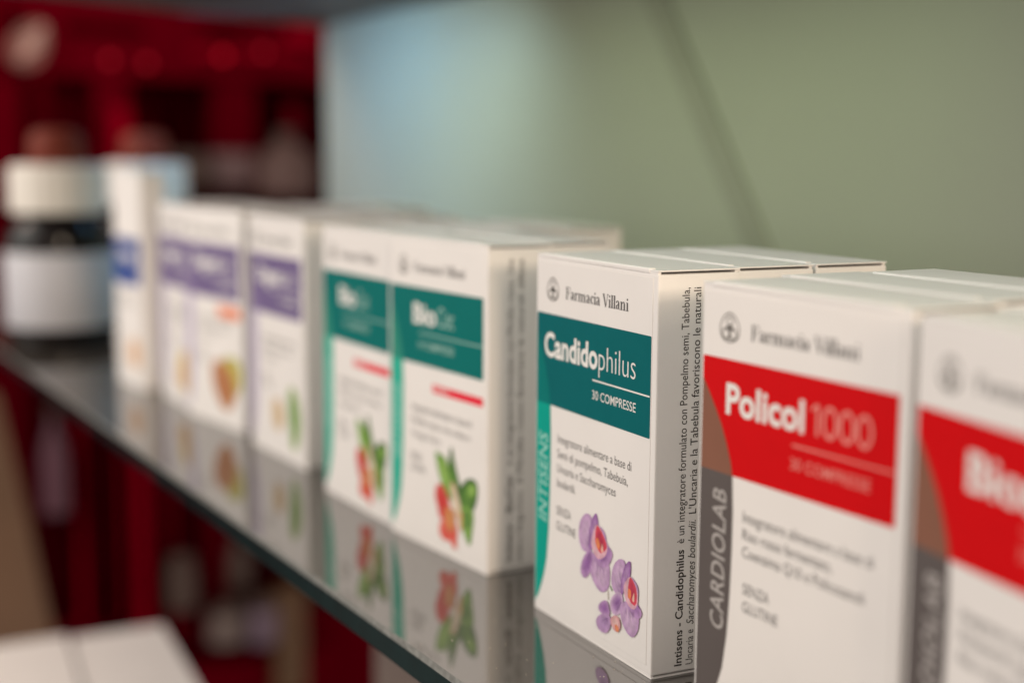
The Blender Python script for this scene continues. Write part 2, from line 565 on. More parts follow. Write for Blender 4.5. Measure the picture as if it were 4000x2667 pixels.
SUNSET = [([(22, 30), (36, 34), (46, 26), (44, 14), (30, 10), (20, 18)], (.78, .60, .46), (.72, .44, .25))]
TOMATO = [([(44, 14), (52, 19), (60, 19), (68, 14), (66, 6), (56, 3), (46, 6)], (.75, .30, .12), (.66, .12, .05)),
          ([(30, 12), (38, 15), (46, 10), (42, 4), (33, 4)], (.75, .35, .15), (.68, .20, .06))]

# ---------------------------------------------------------------- the carton


def make_carton(spec, w=W, h=H, D=D):
    """root at the front-right bottom corner; x right along the shelf, y into the shelf."""
    root = bpy.data.objects.new('medicine_box', None)
    root.empty_display_size = 0.01
    COL.objects.link(root)
    Sheet.w = w
    bm = bmesh.new()
    add_box(bm, -w, 0, 0, D, 0.0010, h - 0.0012, 0.0005, 3)
    body = from_bm('body', bm, [M['card']], root)
    bm = bmesh.new()
    add_box(bm, -w, 0.0001, 0, D, h - 0.0005, h, 0.0002, 2)
    add_box(bm, -w + .0002, -.0004, 0.0001, 0.0012, h - 0.0016, h - 0.0002, 0.0003, 2)
    add_box(bm, -w + .0002, -.0004, D - .0014, D - .0002, h - 0.0016, h - 0.0002, 0.0003, 2)
    add_box(bm, -w + 0.004, -0.0045, -0.00025, 0.0021, h - 0.0012, h + 0.00045, 0.0006, 4)
    from_bm('top_flap', bm, [M['card']], root)
    bm = bmesh.new()
    add_box(bm, -w, 0.0001, 0, D, 0, 0.0005, 0.0002, 2)
    add_box(bm, -w + .0002, -.0004, 0.0001, 0.0012, 0.0002, 0.0014, 0.0003, 2)
    add_box(bm, -w + .0002, -.0004, D - .0014, D - .0002, 0.0002, 0.0014, 0.0003, 2)
    from_bm('bottom_flap', bm, [M['card']], root)
    e = w * 1000
    hh = h * 1000
    bm = bmesh.new()
    add_box(bm, -w + .0007, -0.0026, -0.00016, 0.001, 0.0035, h - 0.0022, 0.00012, 1)
    from_bm('front_panel', bm, [M['card']], root)
    s = spec
    dzh = s.get('dz', hh - 120)                      # taller cartons carry the same print, higher up
    # colour band
    sh = Sheet(lift=0.20)
    z0, z1 = 71.2 + dzh, 101.0 + dzh
    sh.rect(1.1, e - 2.9, z0, z1, 0, 0, 0.3)
    sh.build('colour_band', [M[s['band']]], root)
    # curved strip on the left: its part inside the band has a tone of its own
    ws = s.get('stripw', 1.0)
    edge_in = [(1.3, 95.0), (3.0 * ws, 91.6), (5.2 * ws, 87.6), (7.2 * ws, 83.6), (9.0 * ws, 78.8), (10.3 * ws, 74.5), (10.9 * ws, 71.2)]
    edge_lo = [(10.9 * ws, 71.2), (11.3 * ws, 62), (11.3 * ws, 52), (11.0 * ws, 40), (10.4 * ws, 29), (9.2 * ws, 19.5), (7.6 * ws, 14), (5.6 * ws, 9.5), (3.4, 5.4), (1.1, 2.9)]
    sh = Sheet(lift=0.235)
    sh.poly([(a, b + dzh) for a, b in edge_in] + [(1.1, 71.2 + dzh), (1.1, 95 + dzh)], 0)
    lo = [(1.1, 71.2)] + edge_lo
    if s.get('strip_low', True):
        for a, b in zip(edge_lo, edge_lo[1:]):
            sh.poly([(1.1, a[1] + dzh * a[1] / 71.2), (1.1, b[1] + dzh * b[1] / 71.2), (b[0], b[1] + dzh * b[1] / 71.2), (a[0], a[1] + dzh * a[1] / 71.2)]
                    if b[0] > 1.11 else [(1.1, a[1] + dzh * a[1] / 71.2), (1.1, b[1] + dzh * b[1] / 71.2), (a[0], a[1] + dzh * a[1] / 71.2)], 1)
    sh.build('side_strip', [M[s['mid']], M[s['strip']]], root)
    # pharmacy name and emblem
    if s.get('brand', True):
        sh = Sheet(lift=0.22)
        emblem(sh, 11.8, 109.0 + dzh)
        sh.build('emblem', [M['logo']], root)
        sh = Sheet(lift=0.22)
        serif_text(sh, 'Farmacia Villani', 20.3, min(59.3, e - 8), 106.8 + dzh, 3.9)
        sh.build('pharmacy_name', [M['ink']], root)
    # product name: bold part then light part, rule, count
    if s.get('name'):
        sh = Sheet(lift=0.27)
        for (txt, a, b, bold, mi) in s['name']:
            if txt == '1000':
                zb = 87.2 + dzh
                sh.stroke([(a + 2.5, zb), (a + 2.5, zb + 7.5)], 0.95, mi)
                sh.stroke([(a + 0.3, zb + 5.9), (a + 2.1, zb + 7.4)], 0.8, mi)
                q = (b - a - 3.9) / 3
                for n_ in range(3):
                    sh.ring(a + 3.9 + q * (n_ + .5), zb + 3.75, q * 0.48, 3.95, 0.95, n=30, mi=mi)
                continue
            sh.text(txt, a, b, 87.2 + dzh, 7.5, bold, mi=mi)
        r0 = s.get('rule', 38.3)
        sh.rect(r0, e - 3.2, 83.25 + dzh, 83.75 + dzh, s.get('rulem', 0))
        if s.get('count'):
            t, a, b = s['count']
            sh.text(t, a, b, 77.6 + dzh, 2.75, 0.004, mi=s.get('rulem', 0))
        sh.build('product_name', [M['print_white'], M[s.get('light', 'print_white')]], root)
    if s.get('striptext'):
        t, a, b, base, cap = s['striptext']
        sh = Sheet(lift=0.27)
        sh.text(t, a, b, base, cap, 0.012, 0.15, up=True, space=1.05)
        sh.build('strip_text', [M[s['striptm']]], root)
    if s.get('accent'):
        a, b, z, zt, m_, txt = s['accent']
        sh = Sheet(lift=0.2)
        sh.rect(a, b, z, zt, 0)
        if txt:
            sh.text(txt, a + 1.5, a + 12, z + 0.9, 1.8, 0.01, mi=1, dz=0.04)
        sh.build('accent_label', [M[m_], M['print_white']], root)
    if s.get('desc'):
        sh = Sheet(lift=0.2)
        for (t, a, b, z) in s['desc']:
            sh.text(t, a, b, z, s.get('dcap', 2.8), 0.0)
        sh.build('description_text', [M['ink']], root)
    if s.get('pic'):
        picture('flower_picture' if s.get('flower') else 'plant_picture', s['pic'], root, w, grow=s.get('grow', 1.0))
    if s.get('side'):
        sh = Sheet('side', 0.06)
        for (parts, base, cap) in s['side']:
            for (t, a, b, bold, shear) in parts:
                sh.text(t, a, b, base, cap, bold, shear, up=True)
        sh.build('side_text', [M['ink_dark']], root)
    Sheet.w = W
    return root


def place(root, x, y, rot, label, group, name=None):
    root.location = (x, y, 0.0)
    root.rotation_euler = (0, 0, rot)
    tag(root, label, 'box', group)
    if name: root.name = name


def copy_tree(o, parent=None):
    c = o.copy()
    COL.objects.link(c)
    c.parent = parent
    for ch in [k for k in bpy.data.objects if k.parent == o]:
        copy_tree(ch, c)
    return c


SENZA = 'SENZA'
CAND = dict(band='teal', mid='teal_mid', strip='teal_light', striptm='strip_mint',
            name=[('Candido', 6.5, 41.5, 0.028, 0), ('philus', 42.2, 64.0, -0.012, 0)], rule=38.5, count=('30 COMPRESSE', 38.5, 64.4),
            striptext=('INTISENS', 31.5, 61.5, 9.3, 6.0), flower=True, pic=ORCHIDS, grow=1.07,
            desc=[('Integratore alimentare a base di', 16.2, 62.4, 59.7), ('Semi di pompelmo, Tabebuia,', 16.0, 60.5, 54.8),
                  ('Uncaria e Saccharomyces', 16.0, 53.6, 50.0), ('boulardii.', 16.0, 28.4, 45.2),
                  ('SENZA', 15.8, 25.6, 36.0), ('GLUTINE', 15.8, 28.9, 30.9)],
            side=[([('Intisens - Candidophilus', 2.8, 38.0, 0.016, 0), ('\u00e8 un integratore formulato con Pompelmo semi, Tabebula,', 40.0, 114.9, 0, 0)], 10.5, 2.5),
                  ([('Uncaria e', 2.8, 13.4, 0, 0), ('Saccharomyces boulardii.', 15.0, 46.5, 0, 0.3), ("L'Uncaria e la Tabebula favoriscono le naturali", 48.5, 114.9, 0, 0)], 14.4, 2.5),
                  ([("difese dell'organismo.", 4.0, 33.0, 0, 0)], 18.3, 2.5)])
POL = dict(band='red', mid='brown', strip='grey', striptm='strip_grey', stripw=1.33, light='print_pink',
           name=[('Policol', 11.2, 41.3, 0.028, 0), ('1000', 43.6, 64.7, 0.008, 1)], rule=37.3, rulem=1, count=('30 COMPRESSE', 36.9, 64.3),
           striptext=('CARDIOLAB', 29.5, 66.8, 12.2, 5.4), pic=TOMATO,
           desc=[('Integratore alimentare a base di', 19.3, 66.2, 60.3), ('Riso rosso fermentato,', 19.3, 52.6, 55.8),
                 ('Coenzima Q10 e Policosanoli', 19.3, 63.7, 51.2), ('SENZA', 20.0, 30.3, 41.7), ('GLUTINE', 20.0, 33.9, 37.0)],
           side=CAND['side'][1:2])
BIOS = dict(POL)
BIOS.update(name=[('Bios', 19.3, 42.0, 0.028, 0), ('terol', 42.8, 60.0, -0.004, 1)],
            desc=[('Integratore alimentare a base di', 19.3, 66.2, 60.3), ('Fitosteroli vegetali e', 19.3, 50.6, 55.8),
                  ('Riso rosso fermentato', 19.3, 52.7, 51.2), ('SENZA', 20.0, 30.3, 41.7), ('GLUTINE', 20.0, 33.9, 37.0)], name2=None)
CIST = dict(band='green_teal', mid='green_mid', strip='green_light', striptm='strip_mint', light='print_mint',
            name=[('Bio', 19.8, 37.6, 0.028, 0), ('Cist', 38.8, 51.2, -0.004, 1)], rule=24.5, rulem=1, count=('14 COMPRESSE', 24.0, 51.2),
            striptext=('INTISENS', 31.5, 61.5, 9.0, 5.4), accent=(35.0, 72.2, 61.6, 64.8, 'red_accent', 'NOVIT\u00c0'), pic=CRANBERRY, flower=True,
            desc=[('Integratore alimentare a base di', 18.5, 64.0, 52.6), ('Mirtillo rosso, Uva ursina e', 18.5, 62.8, 47.4),
                  ('Verga d\'oro', 18.5, 40.8, 42.0), ('SENZA', 17.4, 26.4, 33.0), ('GLUTINE', 17.4, 28.8, 28.6)],
            side=[([('Intisens - BioCist', 4.0, 36.0, 0.016, 0), ('\u00e8 un integratore formulato con Mirtillo rosso, Uva', 40.0, 114.9, 0, 0)], 10.6, 2.5),
                  ([('ursina e Verga d\'oro.', 3.0, 30.0, 0, 0), ('Il Mirtillo rosso favorisce le naturali difese', 33.0, 114.9, 0, 0)], 15.0, 2.5)])
VIO = dict(band='violet', mid='violet_mid', strip='lilac', striptm='print_white', light='print_white',
           name=[('Digest', 12.0, 46.0, 0.028, 0), ('vit', 47.0, 62.0, -0.004, 0)], rule=30.0, count=('30 COMPRESSE', 44.0, 66.0),
           pic=PODS, desc=[('Integratore alimentare a base di', 18.5, 64.0, 57.6), ('Finocchio, Carciofo e', 18.5, 58.8, 52.8),
                           ('Tarassaco', 18.5, 38.8, 48.0), ('SENZA', 17.4, 26.4, 38.0), ('GLUTINE', 17.4, 28.8, 33.6)])
VIO2 = dict(VIO)
VIO2.update(pic=NUTS, accent=(44.0, 72.2, 61.0, 67.5, 'orange_accent', None))
VIO3 = dict(VIO)
VIO3.update(pic=GINGER)
BLU = dict(dz=-5.0, band='blue', mid='blue_mid', strip='lilac', strip_low=False, stripw=.5, name=[('Omega', 8, 36, 0.028, 0)], rule=20.0, brand=False,
           desc=[('Integratore alimentare', 6, 36, 57.6), ('a base di olio di pesce', 6, 38, 52.6)], pic=SUNSET)

c = make_carton(CAND)
place(c, -0.0737, -0.0653, -0.0488, 'sharp white and teal Candidophilus box with purple orchids, front of its stack', 'teal orchid boxes on the glass shelf')
for i, (x, y, r, l) in enumerate([(-0.0745, -0.0367, -0.040, 'white orchid box lid second in line behind the sharp Candidophilus box'),
                                  (-0.0738, -0.0078, -0.030, 'white orchid box lid rearmost of three behind the sharp Candidophilus box')]):
    k = copy_tree(c)
    place(k, x, y, r, l, 'teal orchid boxes on the glass shelf')

p = make_carton(POL)
place(p, 0.0328, -0.0729, 0.0008, 'white and red Policol 1000 box with grey CARDIOLAB strip right of the orchid box', 'red and white boxes on the glass shelf')
for x, y, r, l in [(0.0270, -0.0436, -0.014, 'white box lid directly behind the red Policol 1000 box'),
                   (0.0290, -0.0148, 0.0, 'white box hidden low behind the two red Policol boxes, rear of stack')]:
    k = copy_tree(p)
    place(k, x, y, r, l, 'red and white boxes on the glass shelf')
b = make_carton(BIOS)
place(b, 0.1127, -0.0929, -0.2081, 'white and red Bios box cut off by right edge of the photo', 'red and white boxes on the glass shelf')
k = copy_tree(b)
place(k, 0.1130, -0.0560, -0.05, 'white box at right edge behind the cut off red Bios box', 'red and white boxes on the glass shelf')

c = make_carton(CIST)
place(c, -0.1874, -0.0593, 0.0585, 'teal BioCist box with red and green plant, beside the orchid box', 'teal BioCist boxes on the glass shelf')
for x, y, r, l in [(-0.1935, -0.0310, 0.03, 'white box lid right behind the nearer teal BioCist box'),
                   (-0.2639, -0.0619, 0.004, 'teal BioCist box with red and green plant, further one beside the purple boxes'),
                   (-0.2720, -0.0335, 0.004, 'white box behind the further teal BioCist box, second in its stack'),
                   (-0.2720, -0.0045, 0.01, 'white box behind the further teal BioCist box, third in its stack'),
                   (-0.2715, 0.0245, 0.0, 'white box behind the further teal BioCist box, rearmost of its stack')]:
    k = copy_tree(c)
    place(k, x, y, r, l, 'teal BioCist boxes on the glass shelf')

v = make_carton(VIO)
place(v, -0.3790, -0.0562, 0.019, 'white box with purple band and green pod picture, rightmost of the purple ones', 'purple banded boxes on the glass shelf')
v2 = make_carton(VIO2)
place(v2, -0.4790, -0.0536, 0.125, 'white box with purple band, orange label and brown fruit picture, middle purple one', 'purple banded boxes on the glass shelf')
v3 = make_carton(VIO3)
place(v3, -0.5480, -0.0601, -0.0137, 'white box with purple band and yellow root picture, leftmost of the purple ones', 'purple banded boxes on the glass shelf')
for src, x, y, r, l in [(v, -0.3850, -0.027, 0.01, 'white box second in line behind the green pod purple box'),
                        (v, -0.3840, 0.002, 0.01, 'white box third in line behind the green pod purple box'),
                        (v2, -0.4860, -0.0245, 0.01, 'white box second in line behind the brown fruit purple box'),
                        (v2, -0.4860, 0.0045, 0.01, 'white box third in line behind the brown fruit purple box'),
                        (v2, -0.4860, 0.0335, 0.01, 'white box rearmost in line behind the brown fruit purple box'),
                        (v3, -0.5640, -0.0310, 0.0, 'white box second in line behind the yellow root purple box')]:
    k = copy_tree(src)
    place(k, x, y, r, l, 'purple banded boxes on the glass shelf')

bl = make_carton(BLU, w=0.050, h=0.138, D=0.016)
place(bl, -0.642, -0.0655, 0.10, 'narrow tall white box with a blue square label beside the dark bottle', None)

# ---------------------------------------------------------------- glass shelf
gl = bpy.data.materials.new('smoked_glass')
gl.use_nodes = True
nt = gl.node_tree
bs = nt.nodes['Principled BSDF']
bs.inputs['Base Color'].default_value = (0.052, 0.044, 0.037, 1)
bs.inputs['Roughness'].default_value = 0.035
bs.inputs['IOR'].default_value = 3.3
tc = nt.nodes.new('ShaderNodeTexCoord')
n = nt.nodes.new('ShaderNodeTexNoise')
n.inputs['Scale'].default_value = 25
n.inputs['Detail'].default_value = 6
nt.links.new(tc.outputs['Object'], n.inputs['Vector'])
r = nt.nodes.new('ShaderNodeMapRange')
r.inputs['To Min'].default_value = 0.015
r.inputs['To Max'].default_value = 0.07
nt.links.new(n.outputs['Fac'], r.inputs['Value'])
nt.links.new(r.outputs[0], bs.inputs['Roughness'])
M['glass'] = gl
M['glass_edge'] = mat('green_glass_edge', (0.0008, 0.014, 0.015), 0.2, spec=0.06, noise=0.3, nscale=60)
M['glass_bevel'] = mat('ground_glass_bevel', (0.20, 0.21, 0.20), 0.35, noise=0.4, nscale=400, bump=0.3)
XL, XR, YF, YB = -1.14, 0.45, -0.1152, 0.197
bm = bmesh.new()
prof = [(YB, -0.010), (YB, 0.0), (YF + 0.0004, 0.0), (YF, -0.0022), (YF, -0.0096), (YF + 0.0004, -0.010)]
va = [bm.verts.new((XL, y, z)) for y, z in prof]
vb = [bm.verts.new((XR, y, z)) for y, z in prof]
np_ = len(prof)
for i in range(np_):
    j = (i + 1) % np_
    f = bm.faces.new((va[i], va[j], vb[j], vb[i]))
    f.material_index = {2: 2, 3: 1, 4: 1}.get(i, 0)
bm.faces.new(list(reversed(va)))
bm.faces.new(vb)
bmesh.ops.recalc_face_normals(bm, faces=bm.faces)
shelf = from_bm('glass_shelf', bm, [M['glass'], M['glass_edge'], M['glass_bevel']])
tag(shelf, 'long glossy glass shelf with dark green edge carrying the row of boxes', 'shelf')

# specks of dust on the glass near the sharp box
M['dust'] = mat('dust', (0.5, 0.47, 0.4), 0.8)
bm = bmesh.new()
for i in range(260):
    x = random.uniform(-0.35, 0.05)
    y = random.uniform(-0.113, -0.066)
    rr = random.uniform(0.00006, 0.00022)
    t = bmesh.new()
    bmesh.ops.create_icosphere(t, subdivisions=1, radius=rr)
    bmesh.ops.translate(t, vec=(x, y, rr * 0.4), verts=t.verts)
    merge(bm, t)
d = from_bm('dust', bm, [M['dust']])
tag(d, 'fine pale dust specks scattered along the glass shelf front', 'dust', kind='stuff')

# ---------------------------------------------------------------- cabinet: back panel and upper shelf
M['panel'] = mat('frosted_panel', (0.30, 0.31, 0.265), 0.5, noise=0.04, nscale=6)
M['shade_band'] = mat('panel_shade_band', (0.235, 0.24, 0.20), 0.5, noise=0.05)  # darker panel tone that paints the diagonal shade
M['ceiling'] = mat('brown_grey_laminate', (0.10, 0.075, 0.07), 0.55, noise=0.1, nscale=10)
bp = bpy.data.objects.new('back_panel', None)
bp.empty_display_size = 0.05
COL.objects.link(bp)
bp.location = (-0.3, 0.2, 0)
tag(bp, 'frosted grey green back panel behind the boxes, cyan at its far end', 'panel')
box('sheet', -0.70, 0.9, 0, 0.012, -0.012, 0.60, M['panel'], bp, 0.002)
# soft diagonal shade, painted as a darker strip on the panel
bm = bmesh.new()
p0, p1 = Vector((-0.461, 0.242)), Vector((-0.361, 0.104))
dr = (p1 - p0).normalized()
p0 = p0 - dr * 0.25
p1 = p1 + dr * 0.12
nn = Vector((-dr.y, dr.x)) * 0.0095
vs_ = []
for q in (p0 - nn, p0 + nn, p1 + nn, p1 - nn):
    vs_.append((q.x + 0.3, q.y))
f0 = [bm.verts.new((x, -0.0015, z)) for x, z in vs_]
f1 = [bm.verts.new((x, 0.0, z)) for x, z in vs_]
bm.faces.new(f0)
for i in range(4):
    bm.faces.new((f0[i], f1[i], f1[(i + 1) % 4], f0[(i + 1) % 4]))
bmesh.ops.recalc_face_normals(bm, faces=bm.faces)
from_bm('diagonal_shade_strip', bm, [M['shade_band']], bp)

bm = bmesh.new()
pts = [(-1.015, 0.199), (-0.949, 0.0506), (-0.905, -0.02), (-0.86, -0.12), (0.45, -0.12), (0.45, 0.199)]
lo = [bm.verts.new((x, y, 0.267)) for x, y in pts]
hi = [bm.verts.new((x, y, 0.285)) for x, y in pts]
bm.faces.new(lo)
bm.faces.new(list(reversed(hi)))
for i in range(len(pts)):
    j = (i + 1) % len(pts)
    bm.faces.new((lo[i], hi[i], hi[j], lo[j]))
bmesh.ops.recalc_face_normals(bm, faces=bm.faces)
US = from_bm('upper_shelf', bm, [M['ceiling']])
tag(US, 'brown grey underside of the shelf above, meeting the top of the back panel', 'shelf')

# ---------------------------------------------------------------- bottles
M['dark_glass'] = mat('dark_bottle_glass', (0.004, 0.002, 0.002), 0.10, spec=0.3, ior=1.5, noise=0.2)
M['cap_white'] = mat('white_plastic', (0.68, 0.65, 0.60), 0.4, noise=0.03)
M['rust'] = mat('rust_plastic', (0.16, 0.028, 0.016), 0.5, spec=0.15, noise=0.12, nscale=60)
M['label_paper'] = mat('pale_label', (0.47, 0.475, 0.52), 0.5, noise=0.06, nscale=60)


def make_bottle():
    root = bpy.data.objects.new('medicine_bottle', None)
    root.empty_display_size = 0.02
    COL.objects.link(root)
    bm = lathe(bmesh.new(), [(0.036, 0), (0.0405, 0.001), (0.0425, 0.005), (0.0425, 0.078), (0.0418, 0.085), (0.039, 0.092),
                             (0.034, 0.098), (0.031, 0.102), (0.031, 0.106)], 56)
    from_bm('body', bm, [M['dark_glass']], root, smooth=True)
    bm = lathe(bmesh.new(), [(0.0428, 0.015), (0.0431, 0.0155), (0.0431, 0.0725), (0.0428, 0.073)], 56, close=False)
    from_bm('label', bm, [M['label_paper']], root, smooth=True)
    bm = lathe(bmesh.new(), [(0.0355, 0.103), (0.037, 0.1045), (0.037, 0.137), (0.0355, 0.1395), (0.031, 0.1405)], 72,
               wob=lambda i, n: 1.0 + (0.012 if i % 3 == 0 else 0))
    from_bm('cap', bm, [M['cap_white']], root, smooth=False)
    bm = lathe(bmesh.new(), [(0.021, 0.1405), (0.0215, 0.142), (0.0210, 0.160), (0.018, 0.166), (0.010, 0.168)], 40)
    from_bm('stopper', bm, [M['rust']], root, smooth=True)
    return root


bt = make_bottle()
bt.location = (-0.900, -0.0635, 0)
tag(bt, 'dark bottle with broad white cap and pale label, nearer one at the left edge', 'bottle', 'dark bottles at the far end of the shelf')
b2 = copy_tree(bt)
b2.location = (-1.056, 0.046, 0)
b2.rotation_euler = (0, 0, 1.1)
tag(b2, 'dark bottle with white cap and rust top, half hidden behind the blue label box', 'bottle', 'dark bottles at the far end of the shelf')

# ---------------------------------------------------------------- the red room beyond (far out of focus)


def ray(px, py):
    d = CF + CR * ((px - 1176) / 3269.7) - CU * ((py - 784) / 3269.7)
    return d


def onx(px, py, X):
    d = ray(px, py)
    t = (X - CP.x) / d.x
    q = CP + d * t
    return q


def slab(name, rect, X, thick, m, parent=None, bev=0.003):
    """an upright block whose front, on the plane x = X, covers that stretch of the view"""
    x0, y0, x1, y1 = rect
    a, b_ = onx(x0, y1, X), onx(x1, y0, X)
    return box(name, X - thick, X, a.y, b_.y, a.z, b_.z, m, parent, bev)


RX = -1.95
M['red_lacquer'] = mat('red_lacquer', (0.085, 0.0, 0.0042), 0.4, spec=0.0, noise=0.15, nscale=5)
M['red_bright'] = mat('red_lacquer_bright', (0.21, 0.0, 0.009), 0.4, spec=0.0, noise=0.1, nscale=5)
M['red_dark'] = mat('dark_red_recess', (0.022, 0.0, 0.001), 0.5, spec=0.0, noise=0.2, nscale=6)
M['brown_item'] = mat('brown_item', (0.055, 0.030, 0.022), 0.6, noise=0.2)
M['pink_item'] = mat('dusty_pink_item', (0.13, 0.075, 0.078), 0.6, noise=0.2)
M['brown_item2'] = mat('umber_item', (0.085, 0.045, 0.04), 0.6, noise=0.2)
M['tan'] = mat('tan_wood', (0.16, 0.085, 0.045), 0.5, noise=0.15, nscale=9)
M['lav'] = mat('lavender_item', (0.12, 0.08, 0.115), 0.5, noise=0.1)
M['ochre'] = mat('ochre_item', (0.09, 0.042, 0.014), 0.6, noise=0.2)
M['greyitem'] = mat('grey_item', (0.13, 0.095, 0.085), 0.6, noise=0.2)
M['mauve'] = mat('mauve_streak', (0.10, 0.035, 0.055), 0.5, noise=0.1)
M['red_glint'] = mat('red_glint_glow', (0.3, 0.0, 0.01), 0.4, emit=(1, 0.0, 0.012), estr=0.5)  # glow stands in for lamp reflections on the cabinet
M['red_glint_dim'] = mat('red_glint_glow_dim', (0.3, 0.0, 0.01), 0.4, emit=(1, 0.0, 0.012), estr=0.26)

wall = box('red_wall', RX - 0.22, RX - 0.18, -0.9, 1.6, -1.3, 1.2, M['red_lacquer'])
tag(wall, kind='structure')

rc = bpy.data.objects.new('red_cabinet', None)
COL.objects.link(rc)
rc.location = (0, 0, 0)
tag(rc, 'blurred glossy red cabinet with dark openings beyond the far end of the shelf', 'cabinet')
slab('top_rail', (-120, -60, 900, 168), RX, 0.06, M['red_lacquer'], rc)
slab('post', (500, 172, 588, 470), RX - 0.01, 0.06, M['red_lacquer'], rc)
slab('post', (225, 172, 300, 470), RX - 0.01, 0.06, M['red_lacquer'], rc)
slab('post', (-120, 172, 110, 470), RX - 0.01, 0.06, M['red_lacquer'], rc)
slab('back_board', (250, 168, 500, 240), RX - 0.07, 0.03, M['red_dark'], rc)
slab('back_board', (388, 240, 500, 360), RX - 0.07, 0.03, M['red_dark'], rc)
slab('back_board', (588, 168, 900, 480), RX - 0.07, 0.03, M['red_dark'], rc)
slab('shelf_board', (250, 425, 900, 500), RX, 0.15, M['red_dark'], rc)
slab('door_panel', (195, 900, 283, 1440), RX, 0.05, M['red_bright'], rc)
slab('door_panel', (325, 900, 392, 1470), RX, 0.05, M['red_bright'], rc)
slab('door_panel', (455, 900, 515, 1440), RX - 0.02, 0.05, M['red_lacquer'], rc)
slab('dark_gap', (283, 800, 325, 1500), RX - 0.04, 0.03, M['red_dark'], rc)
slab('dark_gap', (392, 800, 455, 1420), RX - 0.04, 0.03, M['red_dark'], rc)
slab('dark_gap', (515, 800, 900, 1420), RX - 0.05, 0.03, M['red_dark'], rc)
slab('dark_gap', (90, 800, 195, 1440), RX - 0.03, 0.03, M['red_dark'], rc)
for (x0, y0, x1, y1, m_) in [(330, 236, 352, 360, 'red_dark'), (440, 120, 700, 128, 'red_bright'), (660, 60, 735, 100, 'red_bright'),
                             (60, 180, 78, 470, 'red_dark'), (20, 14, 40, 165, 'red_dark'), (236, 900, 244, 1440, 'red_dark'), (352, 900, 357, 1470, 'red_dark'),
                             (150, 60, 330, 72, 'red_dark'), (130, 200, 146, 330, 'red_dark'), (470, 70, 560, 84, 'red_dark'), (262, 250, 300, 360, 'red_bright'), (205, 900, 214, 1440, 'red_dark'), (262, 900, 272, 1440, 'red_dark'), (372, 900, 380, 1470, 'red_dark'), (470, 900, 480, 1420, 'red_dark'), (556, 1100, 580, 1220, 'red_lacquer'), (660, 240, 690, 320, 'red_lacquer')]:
    slab('lacquer_streak', (x0, y0, x1, y1), RX + 0.008, 0.012, M[m_], rc)  # added strips: bright ones paint glossy highlights, dark ones make darker bands
slab('lower_board', (420, 1478, 760, 1620), RX, 0.10, M['red_lacquer'], rc)


def far_item(name, rect, X, m, label, cat, shape='jar', group=None):
    x0, y0, x1, y1 = rect
    a, b_ = onx(x0, y1, X), onx(x1, y0, X)
    r_ = abs(b_.y - a.y) / 2
    h_ = b_.z - a.z
    cy = (a.y + b_.y) / 2
    root = bpy.data.objects.new(name, None)
    COL.objects.link(root)
    root.location = (X, cy, a.z)
    if shape == 'jar':
        from_bm('body', lathe(bmesh.new(), [(r_ * .9, 0), (r_, h_ * .05), (r_, h_ * .7), (r_ * .8, h_ * .8)], 24), [m], root, smooth=True)
        from_bm('lid', lathe(bmesh.new(), [(r_ * .85, h_ * .8), (r_ * .85, h_ * .97), (r_ * .75, h_)], 24), [M['brown_item']], root, smooth=True)
    elif shape == 'bottle':
        from_bm('body', lathe(bmesh.new(), [(r_ * .95, 0), (r_, h_ * .05), (r_, h_ * .5), (r_ * .8, h_ * .66), (r_ * .35, h_ * .8), (r_ * .3, h_ * .9)], 24), [m], root, smooth=True)
        from_bm('cap', lathe(bmesh.new(), [(r_ * .34, h_ * .9), (r_ * .34, h_)], 24), [M['brown_item']], root, smooth=True)
    else:
        from_bm('body', add_box(bmesh.new(), -0.03, 0, -r_, r_, 0, h_ * .94, 0.002), [m], root)
        from_bm('lid', add_box(bmesh.new(), -0.031, 0.001, -r_ - .001, r_ + .001, h_ * .94, h_, 0.0005), [m], root)
    tag(root, label, cat, group)
    return root


far_item('jar', (385, 352, 483, 425), RX + 0.03, M['brown_item'], 'blurred brown jar on the far red cabinet, leftmost of three items', 'jar')
far_item('carton', (490, 350, 580, 425), RX + 0.03, M['pink_item'], 'blurred dusty pink carton between brown jar and conical bottle', 'box', 'box')
far_item('bottle', (590, 300, 722, 450), RX + 0.04, M['brown_item2'], 'blurred brown conical bottle on red cabinet beside the back panel edge', 'bottle', 'bottle')
far_item('jar', (478, 1378, 560, 1478), RX + 0.02, M['greyitem'], 'blurred grey jar low in the red cabinet below the glass shelf', 'jar')
far_item('jar', (566, 1366, 636, 1478), RX + 0.02, M['lav'], 'blurred lavender jar beside the grey jar below the glass shelf', 'jar')
far_item('carton', (640, 1350, 702, 1600), RX + 0.03, M['ochre'], 'blurred ochre carton right of the lavender jar below the glass shelf', 'box', 'box')
far_item('bottle', (512, 1225, 575, 1352), RX - 0.03, M['brown_item'], 'blurred small brown bottle above the grey jar in the red cabinet', 'bottle', 'bottle')

far_item('bottle', (98, 930, 150, 1180), RX + 0.02, M['mauve'], 'blurred tall mauve streak behind the lower left edge of the glass shelf', 'bottle', 'bottle')  # soft mauve streak in the red, shaped as a bottle
far_item('jar', (385, 1270, 450, 1400), RX + 0.03, M['brown_item'], 'blurred brown jar between the red door panels below the glass shelf', 'jar')

